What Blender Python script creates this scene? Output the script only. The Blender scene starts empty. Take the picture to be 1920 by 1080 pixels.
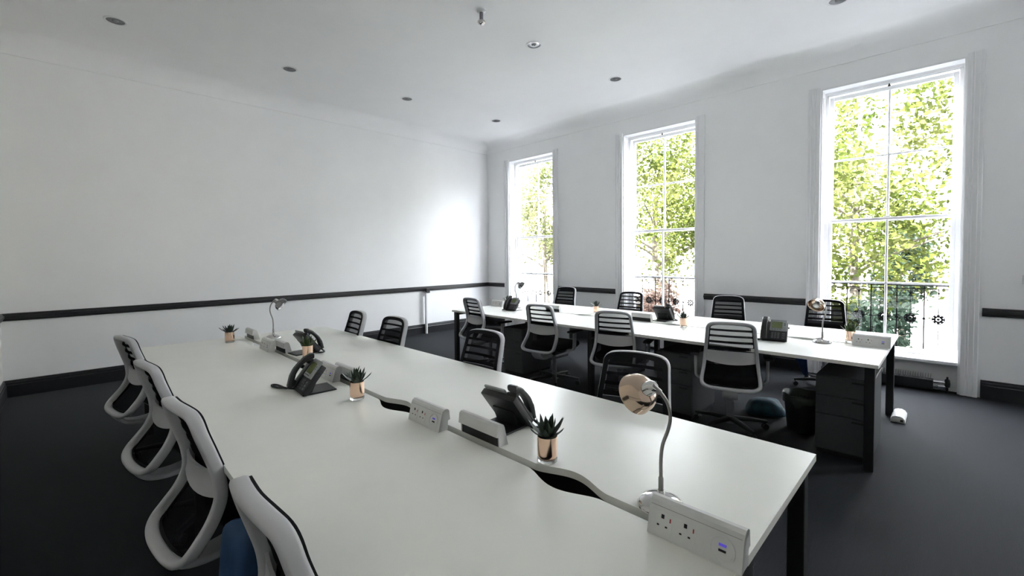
import bpy, bmesh, math, random
from mathutils import Vector, Matrix
import numpy as np
random.seed(7); rng = np.random.default_rng(7)
S = bpy.context.scene
COL = S.collection
PI = math.pi

# ------------------------------------------------------------------ camera
cam = bpy.data.cameras.new('camera')
co = bpy.data.objects.new('camera', cam); COL.objects.link(co); S.camera = co
r3 = Vector((0.70708893, 0.70705932, -0.00961047)); u3 = Vector((-0.01721766, 0.03080209, 0.9993772)); f3 = Vector((-0.70691498, 0.70648309, -0.03395372))
M = Matrix.Identity(4)
for i in range(3):
    M[i][0] = r3[i]; M[i][1] = u3[i]; M[i][2] = -f3[i]
M.translation = (7.16543884, -6.42229886, 1.4674742)
co.matrix_world = M
cam.sensor_width = 36; cam.lens = 821.25 / 1920 * 36
cam.shift_x = (960 - 960.18) / 1920; cam.shift_y = (509.04 - 540) / 1920
cam.clip_start = .02; cam.clip_end = 400

# ------------------------------------------------------------------ world, sun, exposure
SKY_STRENGTH = 7.0
SUN_STRENGTH = 22.0
w = bpy.data.worlds.new('sky'); S.world = w; w.use_nodes = True
bg = w.node_tree.nodes['Background']
bg.inputs[0].default_value = (.88, .935, 1, 1); bg.inputs[1].default_value = SKY_STRENGTH
sd = bpy.data.lights.new('sun', 'SUN'); sd.energy = SUN_STRENGTH; sd.angle = .01; sd.color = (1, .96, .88)
so = bpy.data.objects.new('sun', sd); COL.objects.link(so)
so.rotation_euler = Vector((.25, 1, -1.15)).to_track_quat('-Z', 'Y').to_euler()
so.location = (0, -20, 25)
S.view_settings.view_transform = 'Standard'; S.view_settings.look = 'None'
S.view_settings.exposure = 2.3; S.view_settings.gamma = 1; S.view_settings.use_curve_mapping = False
S.cycles.max_bounces = 12; S.cycles.diffuse_bounces = 7; S.cycles.glossy_bounces = 4
S.cycles.transmission_bounces = 6; S.cycles.transparent_max_bounces = 16
S.cycles.use_denoising = True; S.cycles.sample_clamp_indirect = 10
S.cycles.caustics_reflective = False; S.cycles.caustics_refractive = False
WIN = [(.664, 1.854), (3.335, 4.536), (6.031, 7.255), (8.72, 9.93)]  # last opening is unseen, added to brighten the near desk and right wall
ZT, ZS = 3.44, .34
for a, b in WIN:                        # portals: guide sky sampling through the window openings
    l = bpy.data.lights.new('window_portal', 'AREA'); l.shape = 'RECTANGLE'; l.size = b - a; l.size_y = ZT - ZS
    l.cycles.is_portal = True
    o = bpy.data.objects.new('window_portal', l); COL.objects.link(o)
    o.location = ((a + b) / 2, .31, (ZT + ZS) / 2); o.rotation_euler = (-PI / 2, 0, 0)

# ------------------------------------------------------------------ materials
def mat(name, col, rough=.5, metal=0, spec=.5, noise=0, nscale=20, bump=0, bscale=200, **kw):
    m = bpy.data.materials.new(name); m.use_nodes = True
    nt = m.node_tree; p = nt.nodes['Principled BSDF']
    p.inputs['Base Color'].default_value = (*col, 1); p.inputs['Roughness'].default_value = rough
    p.inputs['Metallic'].default_value = metal; p.inputs['Specular IOR Level'].default_value = spec
    for k, v in kw.items():
        p.inputs[k].default_value = v
    if noise or bump:
        tc = nt.nodes.new('ShaderNodeTexCoord')
    if noise:
        n = nt.nodes.new('ShaderNodeTexNoise'); n.inputs['Scale'].default_value = nscale; n.inputs['Detail'].default_value = 4
        nt.links.new(tc.outputs['Object'], n.inputs['Vector'])
        r = nt.nodes.new('ShaderNodeValToRGB')
        r.color_ramp.elements[0].color = (*[c * (1 - noise) for c in col], 1)
        r.color_ramp.elements[1].color = (*[min(1, c * (1 + noise)) for c in col], 1)
        r.color_ramp.elements[0].position = .3; r.color_ramp.elements[1].position = .7
        nt.links.new(n.outputs['Fac'], r.inputs['Fac']); nt.links.new(r.outputs['Color'], p.inputs['Base Color'])
    if bump:
        n2 = nt.nodes.new('ShaderNodeTexNoise'); n2.inputs['Scale'].default_value = bscale
        nt.links.new(tc.outputs['Object'], n2.inputs['Vector'])
        b = nt.nodes.new('ShaderNodeBump'); b.inputs['Strength'].default_value = bump; b.inputs['Distance'].default_value = .002
        nt.links.new(n2.outputs['Fac'], b.inputs['Height']); nt.links.new(b.outputs['Normal'], p.inputs['Normal'])
    return m

def mesh_mat(name, col, trans, scale=500):
    """woven see-through fabric: part of the weave lets light through"""
    m = bpy.data.materials.new(name); m.use_nodes = True
    nt = m.node_tree; nt.nodes.clear()
    out = nt.nodes.new('ShaderNodeOutputMaterial'); mix = nt.nodes.new('ShaderNodeMixShader')
    t = nt.nodes.new('ShaderNodeBsdfTransparent'); d = nt.nodes.new('ShaderNodeBsdfDiffuse')
    d.inputs['Color'].default_value = (*col, 1)
    mix.inputs[0].default_value = 1 - trans
    nt.links.new(t.outputs[0], mix.inputs[1]); nt.links.new(d.outputs[0], mix.inputs[2]); nt.links.new(mix.outputs[0], out.inputs[0])
    return m

def glass_mat(name, refl=.05, tint=(1, 1, 1)):
    m = bpy.data.materials.new(name); m.use_nodes = True
    nt = m.node_tree; nt.nodes.clear()
    out = nt.nodes.new('ShaderNodeOutputMaterial'); mix = nt.nodes.new('ShaderNodeMixShader')
    t = nt.nodes.new('ShaderNodeBsdfTransparent'); t.inputs[0].default_value = (*tint, 1)
    g = nt.nodes.new('ShaderNodeBsdfGlossy'); g.inputs['Roughness'].default_value = .02
    mix.inputs[0].default_value = refl
    nt.links.new(t.outputs[0], mix.inputs[1]); nt.links.new(g.outputs[0], mix.inputs[2]); nt.links.new(mix.outputs[0], out.inputs[0])
    return m

def leaf_mat(name, c1, c2, c3, scale=.9, trl=.35):
    m = bpy.data.materials.new(name); m.use_nodes = True
    nt = m.node_tree; nt.nodes.clear()
    out = nt.nodes.new('ShaderNodeOutputMaterial'); mix = nt.nodes.new('ShaderNodeMixShader')
    d = nt.nodes.new('ShaderNodeBsdfDiffuse'); t = nt.nodes.new('ShaderNodeBsdfTranslucent')
    tc = nt.nodes.new('ShaderNodeTexCoord'); n = nt.nodes.new('ShaderNodeTexNoise')
    n.inputs['Scale'].default_value = scale; n.inputs['Detail'].default_value = 5
    r = nt.nodes.new('ShaderNodeValToRGB'); e = r.color_ramp.elements
    e[0].color = (*c1, 1); e[0].position = .32; e[1].color = (*c3, 1); e[1].position = .68
    k = e.new(.5); k.color = (*c2, 1)
    nt.links.new(tc.outputs['Object'], n.inputs['Vector']); nt.links.new(n.outputs['Fac'], r.inputs['Fac'])
    nt.links.new(r.outputs[0], d.inputs[0]); nt.links.new(r.outputs[0], t.inputs[0])
    mix.inputs[0].default_value = trl
    nt.links.new(d.outputs[0], mix.inputs[1]); nt.links.new(t.outputs[0], mix.inputs[2]); nt.links.new(mix.outputs[0], out.inputs[0])
    return m

def carpet_mat():
    m = mat('carpet', (.0062, .0076, .0108), .72, spec=.12, noise=.25, nscale=160)
    nt = m.node_tree; p = nt.nodes['Principled BSDF']
    tc = nt.nodes.new('ShaderNodeTexCoord')
    wv = nt.nodes.new('ShaderNodeTexWave'); wv.bands_direction = 'X'; wv.inputs['Scale'].default_value = 60; wv.inputs['Distortion'].default_value = 1.5
    nt.links.new(tc.outputs['Object'], wv.inputs['Vector'])
    b = nt.nodes.new('ShaderNodeBump'); b.inputs['Strength'].default_value = .35; b.inputs['Distance'].default_value = .003
    nt.links.new(wv.outputs['Fac'], b.inputs['Height']); nt.links.new(b.outputs['Normal'], p.inputs['Normal'])
    p.inputs['Sheen Weight'].default_value = .05; p.inputs['Sheen Roughness'].default_value = .4
    return m

W_WALL = mat('painted_wall', (.90, .90, .905), .75, spec=.25, noise=.012, nscale=3, bump=.05, bscale=120)
W_FRONT = mat('bounce_dimming_wall', (.60, .59, .56), .75, spec=.25, noise=.02, nscale=3)  # invented darker colour on a mostly unseen wall, dims bounce onto the left wall
W_CEIL = mat('painted_ceiling', (.905, .905, .91), .85, spec=.2, noise=.01, nscale=3)
W_GLOSS = mat('white_gloss_paint', (.82, .82, .83), .35, noise=.01, nscale=6)
CARPET = carpet_mat()
BLACKPAINT = mat('black_gloss_paint', (.016, .016, .018), .35, noise=.1, nscale=30)
LAMINATE = mat('white_laminate', (.84, .84, .79), .33, spec=.5, noise=.015, nscale=6)
BLACKMETAL = mat('black_powder_coat', (.008, .008, .009), .45, noise=.1, nscale=60)
TRAY = mat('dark_tray', (.01, .01, .011), .6, noise=.1, nscale=30)
FRAMEPL = mat('pale_grey_plastic', (.50, .50, .52), .42, noise=.02, nscale=15)
DARKPL = mat('black_plastic', (.012, .012, .014), .4, noise=.1, nscale=40)
GREYPL = mat('mid_grey_plastic', (.22, .22, .24), .45, noise=.03, nscale=20)
SEATFAB = mat('black_seat_fabric', (.012, .012, .014), .85, spec=.2, noise=.25, nscale=300, bump=.3, bscale=500)
MESHF = mesh_mat('black_mesh_weave', (.022, .022, .026), .25)
MESHLOW = mesh_mat('dense_black_mesh', (.012, .012, .014), .12)
SLAT = mesh_mat('dark_slat', (.02, .02, .023), .16)
PEDMAT = mat('grey_metal_pedestal', (.055, .056, .06), .5, noise=.05, nscale=30)
PHONE = mat('charcoal_phone_plastic', (.018, .018, .02), .38, noise=.1, nscale=60)
BEZEL = mat('grey_phone_bezel', (.30, .31, .31), .35, metal=.3, noise=.03, nscale=40)
LCD = mat('green_grey_lcd', (.14, .17, .07), .12, noise=.05, nscale=30)
KEY = mat('grey_phone_key', (.10, .10, .11), .4, noise=.05, nscale=50)
CHROME = mat('chrome', (.62, .61, .60), .12, metal=1, noise=.02, nscale=8)
SATIN = mat('satin_steel', (.33, .32, .31), .28, metal=1, noise=.04, nscale=40)
SMOKE = mat('dull_chrome', (.30, .30, .31), .2, metal=1, noise=.15, nscale=30)
ROSE = mat('copper_tinted_chrome', (.58, .45, .35), .12, metal=1, noise=.04, nscale=10)
COPPER = mat('copper_foil', (.93, .66, .50), .16, metal=1, noise=.04, nscale=12)
GLASSB = mat('thick_clear_glass', (.95, .95, .93), .05, **{'Transmission Weight': .85, 'IOR': 1.45}, noise=.01)
LEAFD = mat('dark_succulent', (.02, .035, .022), .5, noise=.35, nscale=60)
LEAFG = mat('mid_green_succulent', (.05, .085, .02), .5, noise=.35, nscale=60)
SOIL = mat('dark_soil', (.015, .012, .01), .9, noise=.4, nscale=150)
UNITW = mat('white_moulded_plastic', (.66, .66, .65), .38, noise=.015, nscale=20)
HOLE = mat('dark_hole', (.01, .01, .01), .6, noise=.1)
REDM = mat('red_switch', (.45, .02, .03), .4, noise=.1)
BLUEUSB = mat('violet_usb_tongue', (.12, .08, .75), .4, noise=.05, **{'Emission Color': (.2, .15, 1, 1), 'Emission Strength': .05})
BULB = mat('lamp_glass', (.75, .75, .75), .2, noise=.02)
DIMLAMP = mat('unlit_lamp_glass', (.30, .30, .305), .2, noise=.05)
REFLECTOR = mat('downlight_reflector', (.20, .20, .205), .3, metal=1, noise=.15, nscale=40)
BINM = mat('dark_bin_plastic', (.03, .033, .037), .45, noise=.08, nscale=30)
LINER = mat('grey_green_bin_liner', (.06, .08, .065), .35, noise=.2, nscale=25)
TEAL = mat('teal_bag_cloth', (.008, .05, .075), .7, noise=.45, nscale=18, bump=.5, bscale=40)
BLUE = mat('blue_bag_cloth', (.008, .042, .12), .65, noise=.2, nscale=15, bump=.3, bscale=60)
GLASS = glass_mat('window_glass')
IRON = mat('black_cast_iron', (.003, .003, .0035), .8, spec=.04, noise=.15, nscale=60)
PAVING = mat('pale_paving', (.46, .45, .43), .8, noise=.1, nscale=2)
ROAD = mat('asphalt', (.065, .066, .07), .85, noise=.15, nscale=5)
STUCCO = mat('cream_stucco', (.62, .60, .55), .8, noise=.05, nscale=2)
DARKGL = mat('dark_window_glass', (.05, .06, .07), .08, noise=.1)
BARK = mat('grey_brown_bark', (.10, .085, .065), .9, noise=.4, nscale=12, bump=.6, bscale=30)
CARW = mat('silver_car_paint', (.40, .41, .43), .25, metal=.4, noise=.02)
CARD = mat('dark_grey_car_paint', (.06, .065, .07), .25, metal=.3, noise=.02)
TYRE = mat('tyre_rubber', (.02, .02, .02), .8, noise=.1)
LEAF1 = leaf_mat('yellow_green_leaf', (.026, .040, .008), (.062, .076, .018), (.115, .120, .042))
LEAF2 = leaf_mat('pale_leaf', (.035, .046, .014), (.075, .083, .032), (.14, .135, .075))
LEAF3 = leaf_mat('blue_green_leaf', (.020, .038, .026), (.040, .060, .044), (.075, .095, .066))
LEAF4 = leaf_mat('pinkish_leaf', (.09, .055, .045), (.12, .08, .065), (.15, .125, .095))

# ------------------------------------------------------------------ helpers
def link(o, parent=None):
    COL.objects.link(o)
    if parent: o.parent = parent
    return o

def obj(name, bm, m, parent=None, smooth=True, ang=35, loc=None, rot=None):
    me = bpy.data.meshes.new(name)
    bmesh.ops.recalc_face_normals(bm, faces=bm.faces[:])
    bm.to_mesh(me); bm.free()
    me.materials.append(m)
    if smooth:
        me.polygons.foreach_set('use_smooth', [True] * len(me.polygons)); me.set_sharp_from_angle(angle=math.radians(ang))
    o = bpy.data.objects.new(name, me)
    if loc: o.location = loc
    if rot: o.rotation_euler = rot
    return link(o, parent)

def thing(name, label, cat, loc=(0, 0, 0), rz=0, group=None):
    o = bpy.data.objects.new(name, None); o.empty_display_size = .1
    o.location = loc; o.rotation_euler = (0, 0, rz)
    o['label'] = label; o['category'] = cat
    if group: o['group'] = group
    return link(o)

def tag(o, label, cat, group=None, kind=None):
    o['label'] = label; o['category'] = cat
    if group: o['group'] = group
    if kind: o['kind'] = kind
    return o

def struct(o):
    o['kind'] = 'structure'; return o

def copy_tree(o, parent=None):
    c = o.copy(); link(c)
    if parent:
        c.parent = parent; c.matrix_parent_inverse = o.matrix_parent_inverse.copy()
    for ch in list(o.children): copy_tree(ch, c)
    return c

def box(bm, x0, x1, y0, y1, z0, z1, bev=0, mtx=None, seg=1):
    v = [bm.verts.new((x, y, z)) for z in (z0, z1) for y in (y0, y1) for x in (x0, x1)]
    F = [(0, 2, 3, 1), (4, 5, 7, 6), (0, 1, 5, 4), (2, 6, 7, 3), (0, 4, 6, 2), (1, 3, 7, 5)]
    fs = [bm.faces.new([v[i] for i in f]) for f in F]
    vs = v
    if bev:
        es = list({e for f in fs for e in f.edges})
        r = bmesh.ops.bevel(bm, geom=es, offset=bev, segments=seg, affect='EDGES', profile=.5)
        vs = list({vv for f in r['faces'] for vv in f.verts} | {vv for vv in v if vv.is_valid})
    if mtx is not None: bmesh.ops.transform(bm, matrix=mtx, verts=vs)
    return vs

def lathe(bm, prof, n=24, mtx=None, close=False):
    """prof: list of (r,z)"""
    rings = []
    for r, z in prof:
        if r < 1e-6: rings.append([bm.verts.new((0, 0, z))])
        else: rings.append([bm.verts.new((r * math.cos(2 * PI * i / n), r * math.sin(2 * PI * i / n), z)) for i in range(n)])
    pairs = list(zip(rings[:-1], rings[1:]))
    if close: pairs.append((rings[-1], rings[0]))
    for a, b in pairs:
        for i in range(n):
            j = (i + 1) % n
            if len(a) == 1 and len(b) == 1: continue
            if len(a) == 1: bm.faces.new((a[0], b[i], b[j]))
            elif len(b) == 1: bm.faces.new((a[i], b[0], a[j]))
            else: bm.faces.new((a[i], b[i], b[j], a[j]))
    vs = [v for r in rings for v in r]
    if mtx is not None: bmesh.ops.transform(bm, matrix=mtx, verts=vs)
    return vs

def catmull(pts, n=6, closed=False):
    P = [Vector(p) for p in pts]; out = []; L = len(P)
    for i in range(L if closed else L - 1):
        g = (lambda k: P[k % L]) if closed else (lambda k: P[max(0, min(L - 1, k))])
        a, b, c, d = g(i - 1), g(i), g(i + 1), g(i + 2)
        for k in range(n):
            t = k / n
            out.append(.5 * ((2 * b) + (c - a) * t + (2 * a - 5 * b + 4 * c - d) * t * t + (3 * b - a - 3 * c + d) * t ** 3))
    if not closed: out.append(P[-1])
    return out

def sweep(bm, path, section, closed=False, ref=Vector((0, 1, 0)), scale=None):
    """section: list of (a along side, b along ref-ish)"""
    path = [Vector(p) for p in path]; L = len(path); rings = []
    for i, p in enumerate(path):
        if closed: t = path[(i + 1) % L] - path[i - 1]
        else: t = path[min(L - 1, i + 1)] - path[max(0, i - 1)]
        t.normalize()
        d = ref - ref.dot(t) * t
        if d.length < 1e-4: d = Vector((0, 0, 1)) - t.z * t
        d.normalize(); s = t.cross(d)
        k = scale[i] if scale else 1
        rings.append([bm.verts.new(p + s * (a * k) + d * (b * k)) for a, b in section])
    n = len(section)
    for i in range(L if closed else L - 1):
        a, b = rings[i], rings[(i + 1) % L]
        for j in range(n):
            bm.faces.new((a[j], a[(j + 1) % n], b[(j + 1) % n], b[j]))
    if not closed:
        bm.faces.new(rings[0][::-1]); bm.faces.new(rings[-1])
    return [v for r in rings for v in r]

def circ(r, n=8, sx=1, sy=1): return [(r * sx * math.cos(2 * PI * i / n), r * sy * math.sin(2 * PI * i / n)) for i in range(n)]
def rrect(w, h, r, n=3):
    out = []
    for cx, cy, a0 in ((w / 2 - r, h / 2 - r, 0), (-w / 2 + r, h / 2 - r, PI / 2), (-w / 2 + r, -h / 2 + r, PI), (w / 2 - r, -h / 2 + r, 1.5 * PI)):
        for k in range(n): out.append((cx + r * math.cos(a0 + PI / 2 * k / (n - 1)), cy + r * math.sin(a0 + PI / 2 * k / (n - 1))))
    return out

def prism(bm, poly, h0, h1, axis='z', bev=0):
    """extrude 2D polygon; axis z: (x,y); x: (y,z); y: (x,z)"""
    def P(a, b, h): return {'z': (a, b, h), 'x': (h, a, b), 'y': (a, h, b)}[axis]
    A = [bm.verts.new(P(a, b, h0)) for a, b in poly]; B = [bm.verts.new(P(a, b, h1)) for a, b in poly]
    n = len(poly)
    fs = [bm.faces.new(A[::-1]), bm.faces.new(B)]
    for i in range(n): fs.append(bm.faces.new((A[i], A[(i + 1) % n], B[(i + 1) % n], B[i])))
    vs = A + B
    if bev:
        es = list({e for f in fs[:2] for e in f.edges})
        r = bmesh.ops.bevel(bm, geom=es, offset=bev, segments=2, affect='EDGES', profile=.5)
        vs = list({v for f in r['faces'] for v in f.verts} | {v for v in vs if v.is_valid})
    return vs

def N(): return bmesh.new()
def T(x, y, z): return Matrix.Translation((x, y, z))
def R(a, ax): return Matrix.Rotation(a, 4, ax)

# ------------------------------------------------------------------ room shell
X1, Y1, H = 10.4, -7.0, 3.9
b = N(); box(b, -.3, X1 + .3, Y1 - .3, .32, -.25, 0); struct(obj('floor', b, CARPET, smooth=False))
b = N(); box(b, -.3, X1 + .3, Y1 - .3, .32, H, H + .3); struct(obj('ceiling', b, W_CEIL, smooth=False))
b = N(); box(b, -.3, 0, Y1 - .3, .32, 0, H); struct(obj('wall_left', b, W_WALL, smooth=False))
b = N(); box(b, 0, X1, Y1 - .3, Y1, 0, H); struct(obj('wall_front', b, W_FRONT, smooth=False))
b = N(); box(b, X1, X1 + .3, Y1 - .3, .32, 0, H); struct(obj('wall_rear', b, W_WALL, smooth=False))
b = N(); x = 0
for a, c in WIN:
    box(b, x, a, 0, .32, 0, H); box(b, a, c, 0, .32, ZT, H); box(b, a, c, .12, .32, 0, ZS - .02); x = c
box(b, x, X1, 0, .32, 0, H)
struct(obj('wall_right', b, W_WALL, smooth=False))
# street front of the same building: above, below and to the sides of the room
b = N()
box(b, -9, -.3, .0, .32, -2, 9); box(b, X1 + .3, 18, .0, .32, -2, 9); box(b, -.3, X1 + .3, .0, .32, H + .3, 9); box(b, -.3, X1 + .3, .0, .32, -2, -.25)
box(b, -9, 18, -10, .0, 8.7, 9)
struct(obj('wall_outside', b, STUCCO, smooth=False))

# chair rail, skirting, cornice as moulded strips
RAIL = [(0, .825), (.016, .825), (.022, .834), (.022, .846), (.034, .856), (.034, .880), (.022, .888), (.022, .898), (.012, .908), (0, .908)]
SKIRT = [(0, 0), (.026, 0), (.026, .13), (.020, .137), (.020, .158), (.012, .166), (.012, .178), (0, .183)]
CR = .20
COVE = [(0, H - CR - .02), (.012, H - CR - .02), (.012, H - CR)] + [(.012 + CR - CR * math.cos(t), H - CR + CR * math.sin(t)) for t in [k * PI / 24 for k in range(1, 12)]] + [(CR + .012, H), (0, H)]
def strip_left(name, prof, y0, y1, m):
    b = N(); prism(b, prof, y0, y1, axis='y'); return struct(obj(name, b, m, ang=20))
def strip_right(name, prof, x0, x1, m):
    b = N(); prism(b, [(-p, z) for p, z in prof], x0, x1, axis='x'); return struct(obj(name, b, m, ang=20))
ARW = .125
strip_left('trim_1', RAIL, Y1, 0, BLACKPAINT); strip_left('baseboard_left', SKIRT, Y1, 0, BLACKPAINT); strip_left('trim_2', COVE, Y1, 0, W_CEIL)
segs = [(0.034, WIN[0][0] - ARW), (WIN[0][1] + ARW, WIN[1][0] - ARW), (WIN[1][1] + ARW, WIN[2][0] - ARW), (WIN[2][1] + ARW + .02, WIN[3][0] - ARW), (WIN[3][1] + ARW, X1)]
for i, (a, c) in enumerate(segs):
    strip_right('trim_%d' % (3 + i), RAIL, a, c, BLACKPAINT)
    strip_right('baseboard_right' if i == 0 else 'baseboard_right.%03d' % i, SKIRT, a, c, BLACKPAINT)
strip_right('trim_9', COVE, 0, X1, W_CEIL)
b = N(); prism(b, [(Y1 + p, z) for p, z in SKIRT], 0, X1, axis='x'); struct(obj('baseboard_front', b, BLACKPAINT, ang=20))
b = N(); prism(b, [(Y1 + p, z) for p, z in RAIL], 0, X1, axis='x'); struct(obj('trim_10', b, BLACKPAINT, ang=20))

# ------------------------------------------------------------------ windows
def window(i, a, c):
    r = bpy.data.objects.new('window_%d' % i, None); r.location = (a, 0, 0); link(r); struct(r)
    W = c - a; YS = .19
    # linings (reveals, shutter box sides) and head
    b = N()
    box(b, 0, .018, 0, .31, 0, ZT); box(b, W - .018, W, 0, .31, 0, ZT); box(b, .018, W - .018, 0, .31, ZT - .018, ZT)
    for s in (0, 1):                     # raised mouldings on the reveal sides
        x0, x1 = ((.018, .026), (W - .026, W - .018))[s]
        box(b, x0, x1, .03, .045, .45, ZT - .1); box(b, x0, x1, .125, .14, .45, ZT - .1)
    obj('reveal_lining', b, W_GLOSS, r, smooth=False)
    b = N()                              # box frame of the sashes with stepped beads
    for x0, x1 in ((.018, .042), (W - .042, W - .018)): box(b, x0, x1, .155, .30, ZS, ZT - .018)
    for x0, x1 in ((.042, .052), (W - .052, W - .042)): box(b, x0, x1, .165, .18, ZS, ZT - .05)
    box(b, .018, W - .018, .150, .30, ZT - .05, ZT - .018); box(b, .042, W - .042, .165, .18, ZT - .062, ZT - .05)
    obj('sash_box', b, W_GLOSS, r, smooth=False)
    b = N()                              # sill and stool
    box(b, 0.018, W - .018, -.012, .30, ZS - .05, ZS - .012, bev=.006); box(b, .018, W - .018, .15, .30, ZS - .012, ZS)
    obj('window_sill', b, W_GLOSS, r, smooth=False)
    b = N()                              # panel under the sill
    box(b, 0.018, W - .018, .10, .118, 0, ZS - .05); box(b, .018, W - .018, .085, .10, 0, .03); box(b, .018, W - .018, .088, .10, ZS - .09, ZS - .05)
    obj('apron_panel', b, W_GLOSS, r, smooth=False)
    ZM = 1.86
    def sash(nm, z0, z1, y0, y1, bot, top):
        xl, xr = .052, W - .052; st = .042
        b = N()
        box(b, xl, xl + st, y0, y1, z0, z1, bev=.004); box(b, xr - st, xr, y0, y1, z0, z1, bev=.004)
        box(b, xl + st, xr - st, y0, y1, z0, z0 + bot, bev=.004); box(b, xl + st, xr - st, y0, y1, z1 - top, z1, bev=.004)
        o = obj(nm, b, W_GLOSS, r, smooth=False)
        gx0, gx1, gz0, gz1 = xl + st, xr - st, z0 + bot, z1 - top
        zm = (gz0 + gz1) / 2; xm = (gx0 + gx1) / 2
        b = N(); box(b, xm - .011, xm + .011, y0 + .004, y1 - .004, gz0, gz1, bev=.004); obj('glazing_bar', b, W_GLOSS, o, smooth=False)
        b = N(); box(b, gx0, xm - .011, y0 + .005, y1 - .005, zm - .011, zm + .011, bev=.004); box(b, xm + .011, gx1, y0 + .005, y1 - .005, zm - .011, zm + .011, bev=.004)
        obj('glazing_bar', b, W_GLOSS, o, smooth=False)
        ym = (y0 + y1) / 2
        for p0, p1 in ((gx0, xm), (xm, gx1)):
            for q0, q1 in ((gz0, zm), (zm, gz1)):
                b = N(); box(b, p0 - .003, p1 + .003, ym - .002, ym + .002, q0 - .003, q1 + .003)
                obj('pane', b, GLASS, o, smooth=False)
    sash('lower_sash', ZS, ZM + .02, .182, .225, .055, .03)
    sash('upper_sash', ZM - .02, ZT - .062, .232, .275, .03, .045)
    b = N(); lathe(b, [(0, 0), (.012, 0), (.012, .012), (.006, .02), (.006, .03), (0, .032)], 10, T(W / 2, .165, ZT - .085)); obj('sash_hook', b, BLACKMETAL, r)
    b = N(); box(b, W / 2 - .03, W / 2 + .03, .19, .222, ZM + .02, ZM + .035, bev=.004); obj('sash_lock', b, SATIN, r, smooth=False)
    # moulded architraves down to the floor
    for s in (0, 1):
        prof = [(0, 0), (0, -.022), (.03, -.022), (.036, -.016), (.05, -.016), (.056, -.026), (.088, -.026), (.094, -.034), (.118, -.034), (ARW, -.028), (ARW, 0)]
        P = [((-px if s == 0 else W + px), py) for px, py in prof]
        b = N(); prism(b, P, 0, ZT + .02, axis='z'); obj('architrave', b, W_GLOSS, r, ang=15)
    return r
for i, (a, c) in enumerate(WIN): window(i + 1, a, c)

# ------------------------------------------------------------------ bench desks
def bench(x0, x1, yn, ygn, ygf, yf, scal, label):
    t = thing('bench_desk', label, 'desk', ((x0 + x1) / 2, (yn + yf) / 2, 0), 0, 'white bench desks')
    ox, oy = (x0 + x1) / 2, (yn + yf) / 2; zt, th = .73, .025
    def bump(x, s, amp):
        v = 0
        for c in s:
            u = (x - c) / .15
            if abs(u) < 1: v += amp * (.5 + .5 * math.cos(PI * u)) ** .8
        return v
    xs = sorted(set(list(np.linspace(x0, x1, 12)) + [c + .15 * k / 12 for c in scal for k in range(-12, 13)]))
    for (ya, yg, sg) in ((yn, ygn, -1), (yf, ygf, 1)):
        poly = [(x - ox, yg + sg * bump(x, scal, .045) - oy) for x in xs] + [(x1 - ox, ya - oy), (x0 - ox, ya - oy)]
        b = N(); prism(b, poly, zt - th, zt); obj('tabletop', b, LAMINATE, t, smooth=False)
    lw = .055
    for x in (x0 + .02, x1 - .02 - lw, (x0 + x1) / 2 - lw / 2):
        for y in (yn + .02, yf - .02 - lw):
            b = N(); box(b, x - ox, x - ox + lw, y - oy, y - oy + lw, 0, zt - th - .001, bev=.003); obj('leg', b, BLACKMETAL, t, smooth=False)
        b = N(); box(b, x - ox + .004, x - ox + lw - .004, yn + .075 - oy, yf - .075 - oy, zt - th - .042, zt - th - .001); obj('cross_beam', b, BLACKMETAL, t, smooth=False)
    for y in ((yn + .22), (yf - .26)):
        b = N(); box(b, x0 + .075 - ox, x1 - .075 - ox, y - oy, y + .04 - oy, zt - th - .040, zt - th - .002); obj('long_beam', b, BLACKMETAL, t, smooth=False)
    yc = (ygn + ygf) / 2 - oy
    b = N()
    box(b, x0 + .16 - ox, x1 - .1 - ox, yc - .11, yc + .11, zt - .145, zt - .135)
    for s in (-1, 1): box(b, x0 + .16 - ox, x1 - .1 - ox, yc + s * .11 - .004, yc + s * .11 + .004, zt - .145, zt - th - .002)
    obj('cable_tray', b, TRAY, t, smooth=False)
    return t
bench(2.363, 6.829, -6.065, -5.318, -5.280, -4.513, [6.28, 5.21, 4.08, 2.95], 'long white bench desk in the foreground with black legs and a wavy cable slot')
bench(2.2525, 6.845, -2.709, -1.968, -1.932, -1.170, [6.28, 5.10, 3.93, 2.75], 'long white bench desk with black legs standing along the windows')

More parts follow.
